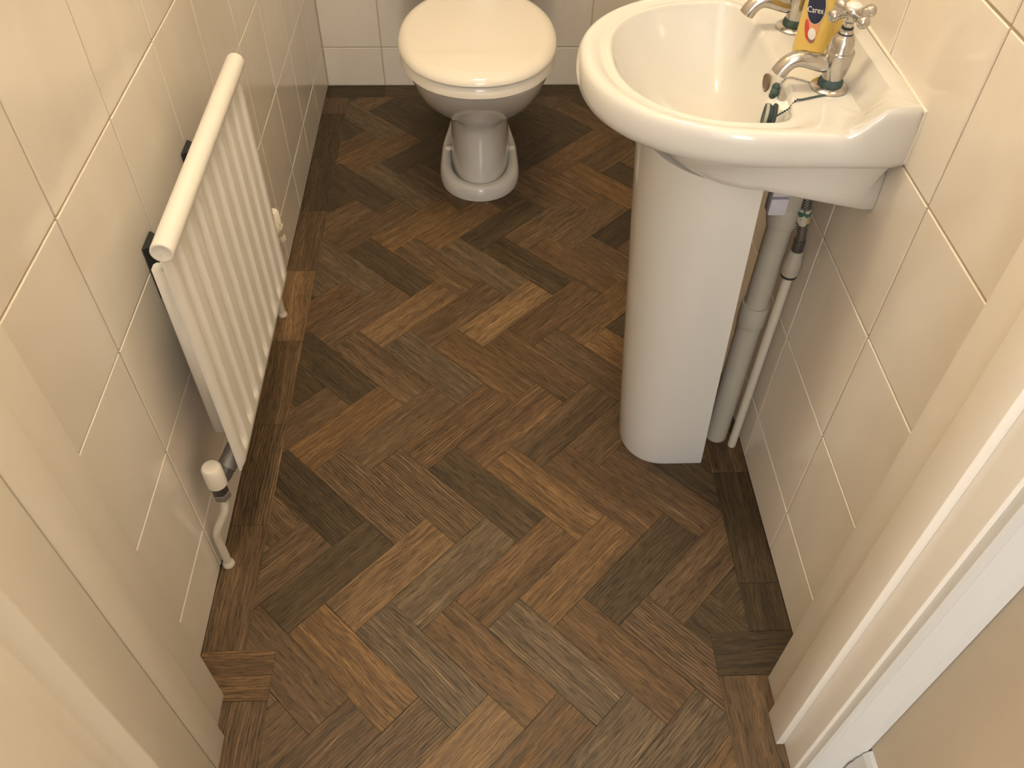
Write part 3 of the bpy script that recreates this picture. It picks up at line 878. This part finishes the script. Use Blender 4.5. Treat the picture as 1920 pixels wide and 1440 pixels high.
nt_.links.new(tcx.outputs['Object'], nx.inputs['Vector']); nt_.links.new(nx.outputs['Fac'], crx.inputs[0]); nt_.links.new(crx.outputs[0], b_.inputs['Base Color'])
def bottle(bm):
    A, B = 0.0255, 0.0165
    rg = []
    for f, z in ((0.86, 0.0), (0.95, 0.0012), (0.99, 0.004), (1.0, 0.010), (1.0, 0.05), (0.985, 0.09), (0.94, 0.105), (0.82, 0.116), (0.60, 0.124), (0.46, 0.128), (0.44, 0.136)):
        rg.append(rrect(A * f, B * f, min(A, B) * f * 0.72, z))
    loft(bm, rg)
part('bottle_body', sb, m_soap, bottle, 50)
part('pump_collar', sb, M_WGLOSS, lambda bm: lathe(bm, [(0.012, 0.130), (0.013, 0.131), (0.013, 0.146), (0.010, 0.149), (0.006, 0.150), (0.005, 0.152), (0.005, 0.168)], 28))
part('pump_head', sb, M_WGLOSS, lambda bm: (lathe(bm, [(0.009, 0.168), (0.010, 0.170), (0.010, 0.178), (0.008, 0.181)], 28), tube(bm, spline([(0, 0, 0.175), (0, -0.02, 0.176), (0, -0.034, 0.172)]), 0.0045, 14)))
FY = -0.0165
M_NAVY = plain('navy label print', (0.012, 0.018, 0.06, 1), 0.3)
M_LWHITE = plain('white label print', (0.80, 0.78, 0.75, 1), 0.35)
M_RED = plain('red label print', (0.55, 0.06, 0.05, 1), 0.35)
M_PINK = plain('peach label print', (0.75, 0.33, 0.16, 1), 0.35, noise=0.2, nscale=200)
M_PURP = plain('brown label print', (0.30, 0.15, 0.10, 1), 0.35)
def oval(bm, cx, cz, a, b, y, rot=0.0, n=40, th=0.0002):
    r0, r1 = [], []
    for i in range(n):
        t = 2 * PI * i / n
        u, v = a * math.cos(t), b * math.sin(t)
        x = cx + u * math.cos(rot) - v * math.sin(rot); z = cz + u * math.sin(rot) + v * math.cos(rot)
        r0.append((x, y, z)); r1.append((x, y - th, z))
    loft(bm, [r0, r1])
lab = part('label', sb, M_PINK, lambda bm: oval(bm, 0.001, 0.043, 0.0105, 0.021, FY - 0.0002, 0.05), label='peach and red printed label')
part('label_swirl', lab, M_RED, lambda bm: oval(bm, -0.005, 0.036, 0.0035, 0.012, FY - 0.0005, 0.35))
part('label_swirl', lab, M_PURP, lambda bm: oval(bm, 0.004, 0.030, 0.0062, 0.0075, FY - 0.0005, 0.2))
part('label_swirl', lab, M_LWHITE, lambda bm: oval(bm, 0.004, 0.034, 0.0060, 0.0070, FY - 0.0008, 0.2))
part('brand_rim', lab, M_LWHITE, lambda bm: oval(bm, 0.0005, 0.066, 0.0138, 0.0205, FY - 0.0011, 0.12))
part('brand_oval', lab, M_NAVY, lambda bm: oval(bm, 0.0005, 0.066, 0.0132, 0.0198, FY - 0.0014, 0.12))
cu = bpy.data.curves.new('lettering', 'FONT'); cu.body = 'Carex'; cu.size = 0.0098; cu.extrude = 0.0001
cu.align_x = 'CENTER'; cu.align_y = 'CENTER'; cu.resolution_u = 3
to = bpy.data.objects.new('lettering', cu); COL.objects.link(to)
bpy.context.view_layer.update()
me = bpy.data.meshes.new_from_object(to.evaluated_get(bpy.context.evaluated_depsgraph_get()))
bpy.data.objects.remove(to)
me.materials.clear(); me.materials.append(M_LWHITE)
tl = link(bpy.data.objects.new('lettering', me), lab)
tl.location = (0.0005, FY - 0.0018, 0.062); tl.rotation_euler = (PI / 2, math.radians(-14), 0)
tl['label'] = 'white lettering on the navy oval'

# ---------------------------------------------------------------- radiator
RY0, RY1, RZ0, RZ1 = -1.562, -1.100, 0.207, 0.632
RXF, RXB = 0.0785, 0.0690
rad = thing('radiator', 'white ribbed panel radiator with rounded top rail on the left wall', 'radiator')
GY = [-1.528 + 0.0493 * k for k in range(9)]
def groove(y):
    d = min(abs(y - g) for g in GY)
    return 1 - sstep(0.0045, 0.0130, d)
def rpanel(bm):
    ysamp = [RY0, RY0 + 0.002, RY0 + 0.006]
    n = 150
    ysamp += [RY0 + 0.012 + (RY1 - RY0 - 0.024) * i / n for i in range(n + 1)]
    ysamp += [RY1 - 0.006, RY1 - 0.002, RY1]
    zsamp = [RZ0, RZ0 + 0.003, RZ0 + 0.010, RZ0 + 0.018, RZ0 + 0.022, RZ0 + 0.026, RZ0 + 0.030, RZ0 + 0.036, RZ0 + 0.042, RZ0 + 0.10, 0.40, 0.55, 0.590, 0.600, 0.608, 0.616, RZ1]
    rows = []
    for z in zsamp:
        e = sstep(RZ0 + 0.014, RZ0 + 0.040, z) * (1 - sstep(0.600, 0.618, z))
        row = []
        for y in ysamp:
            edge = min(y - RY0, RY1 - y)
            rd = 0.006 * (1 - sstep(0, 0.008, edge))
            rz = 0.006 * (1 - sstep(0, 0.010, z - RZ0))
            row.append((RXF - 0.0088 * groove(y) * e - max(rd, rz), y, z))
        rows.append(row)
    F = [[bm.verts.new(p) for p in r] for r in rows]
    Bk = [[bm.verts.new((RXB, p[1], p[2])) for p in (r[0], r[-1])] for r in rows]
    for a, b in zip(F, F[1:]):
        for i in range(len(a) - 1): bm.faces.new((a[i], a[i + 1], b[i + 1], b[i]))
    for k in range(len(rows) - 1):
        bm.faces.new((F[k][0], F[k + 1][0], Bk[k + 1][0], Bk[k][0]))
        bm.faces.new((F[k][-1], Bk[k][-1], Bk[k + 1][-1], F[k + 1][-1]))
        bm.faces.new((Bk[k][0], Bk[k + 1][0], Bk[k + 1][1], Bk[k][1]))
    bm.faces.new(F[0] + [Bk[0][1], Bk[0][0]]); bm.faces.new(F[-1][::-1] + [Bk[-1][0], Bk[-1][1]])
part('front_panel', rad, M_RAD, rpanel, 60)
def toprail(bm):
    r = 0.0140
    lathe(bm, [(0.0085, RY0 + 0.0015), (0.0095, RY0 + 0.0005), (0.0110, RY0 - 0.001), (0.0125, RY0 - 0.001), (0.0137, RY0), (r, RY0 + 0.002), (r, RY1 - 0.002), (0.0136, RY1), (0.010, RY1 + 0.0005)], 40, (0.0740, 0, 0.6330), 'Y')
part('top_rail', rad, M_RAD, toprail, 50)
def convector(bm):
    # sheet folded into square channels behind the panel
    pts = []
    y = RY0 + 0.032; k = 0
    x0, x1 = 0.0365, RXB - 0.0003
    pts.append((x1, y))
    while y < RY1 - 0.075:
        pts += [(x0 + 0.003, y), (x0, y + 0.004), (x0, y + 0.014), (x0 + 0.003, y + 0.018), (x1, y + 0.018), (x1, y + 0.030)]
        y += 0.030
        pts.append((x1, y))
    z0, z1 = 0.262, 0.578
    a = [bm.verts.new((p[0], p[1], z0)) for p in pts]; b = [bm.verts.new((p[0], p[1], z1)) for p in pts]
    for i in range(len(pts) - 1):
        if pts[i] != pts[i + 1]: bm.faces.new((a[i], a[i + 1], b[i + 1], b[i]))
cv = part('convector', rad, M_RAD, convector, 30)
sm = cv.modifiers.new('thickness', 'SOLIDIFY'); sm.thickness = 0.0012
for yb in (-1.439, -1.2145):
    def bracket(bm):
        sec = [(0.0008, yb - 0.019), (0.0035, yb - 0.019), (0.019, yb - 0.005), (0.0225, yb + 0.001), (0.019, yb + 0.006), (0.0035, yb + 0.019), (0.0008, yb + 0.019)]
        loft(bm, [[(x, y, 0.470) for x, y in sec], [(x, y, 0.556) for x, y in sec]])
        box(bm, 0.018, 0.0680, yb - 0.003, yb + 0.003, 0.53, 0.545)
    part('wall_bracket', rad, M_BLK, bracket, 30, 'black wall bracket')
# valve at the near lower corner
def valve(nm, label, cx, cy, cz, sgn, floor_pt, mid, capr=0.0155, caph=0.042, dx=1.0, mats=None):
    md, mg = mats or (M_DARKMET, M_BRASSGREY)
    v = thing(nm, label, 'valve')
    part('cap', v, M_SEAT, lambda bm: lathe(bm, [(capr, cz), (capr, cz + 0.003), (capr - 0.0006, cz + caph - 0.003), (capr - 0.0030, cz + caph)], 32, (cx, cy, 0)), label='white plastic cap')
    part('valve_body', v, md, lambda bm: lathe(bm, [(0.0105, cz - 0.022), (0.0118, cz - 0.020), (0.0118, cz - 0.006), (0.0132, cz - 0.004), (0.0132, cz)], 24, (cx, cy, 0)))
    part('nut', v, mg, lambda bm: lathe(bm, [(0.0128, cz - 0.036), (0.0140, cz - 0.034), (0.0140, cz - 0.024), (0.0128, cz - 0.022)], 6, (cx, cy, 0)), 20)
    e0 = Vector((cx, cy, cz - 0.004)); e1 = Vector((cx + 0.010 * dx, cy + sgn * 0.024, cz + 0.006)); e2 = Vector((cx + 0.018 * dx, cy + sgn * 0.042, cz + 0.014)); e3 = Vector((min(RXB - 0.001, cx + 0.024 * dx), cy + sgn * 0.056, cz + 0.020))
    part('union_nut', v, md, lambda bm: tube(bm, [e0.lerp(e1, 0.35), e0.lerp(e1, 0.6), e1], [0.0125, 0.0145, 0.0140], 8), 20)
    part('elbow', v, mg, lambda bm: tube(bm, spline([e1, e2, e3]), [0.0150] * 17, 20))
    pipe = thing('heating_pipe', mid[0], 'pipe')
    path = [(cx, cy, cz - 0.034)] + mid[1] + [floor_pt]
    part('pipe', pipe, M_PIPE, lambda bm: tube(bm, spline(path), 0.0068, 16))
    part('floor_collar', pipe, M_PIPE, lambda bm: lathe(bm, [(0.0100, 0.0004), (0.0095, 0.006), (0.0068, 0.010)], 18, (floor_pt[0], floor_pt[1], 0)))
    return v
valve('radiator_valve', 'white capped radiator valve at the near lower corner', 0.036, -1.578, 0.198, 1, (0.0125, -1.603, 0.0),
      ('bent white heating pipe from the near radiator valve to the floor', [(0.036, -1.579, 0.150), (0.033, -1.587, 0.132), (0.017, -1.598, 0.100), (0.0125, -1.601, 0.080), (0.0125, -1.602, 0.03)]))
valve('radiator_valve', 'small white valve cap peeping out behind the far radiator edge', 0.0530, -1.023, 0.264, -1, (0.0125, -0.990, 0.0),
      ('white heating pipe behind the far end of the radiator', [(0.051, -1.020, 0.21), (0.040, -1.006, 0.18), (0.018, -0.992, 0.13), (0.0125, -0.990, 0.10), (0.0125, -0.990, 0.03)]), 0.0120, 0.034, 0.0, (M_PIPE, M_PIPE))
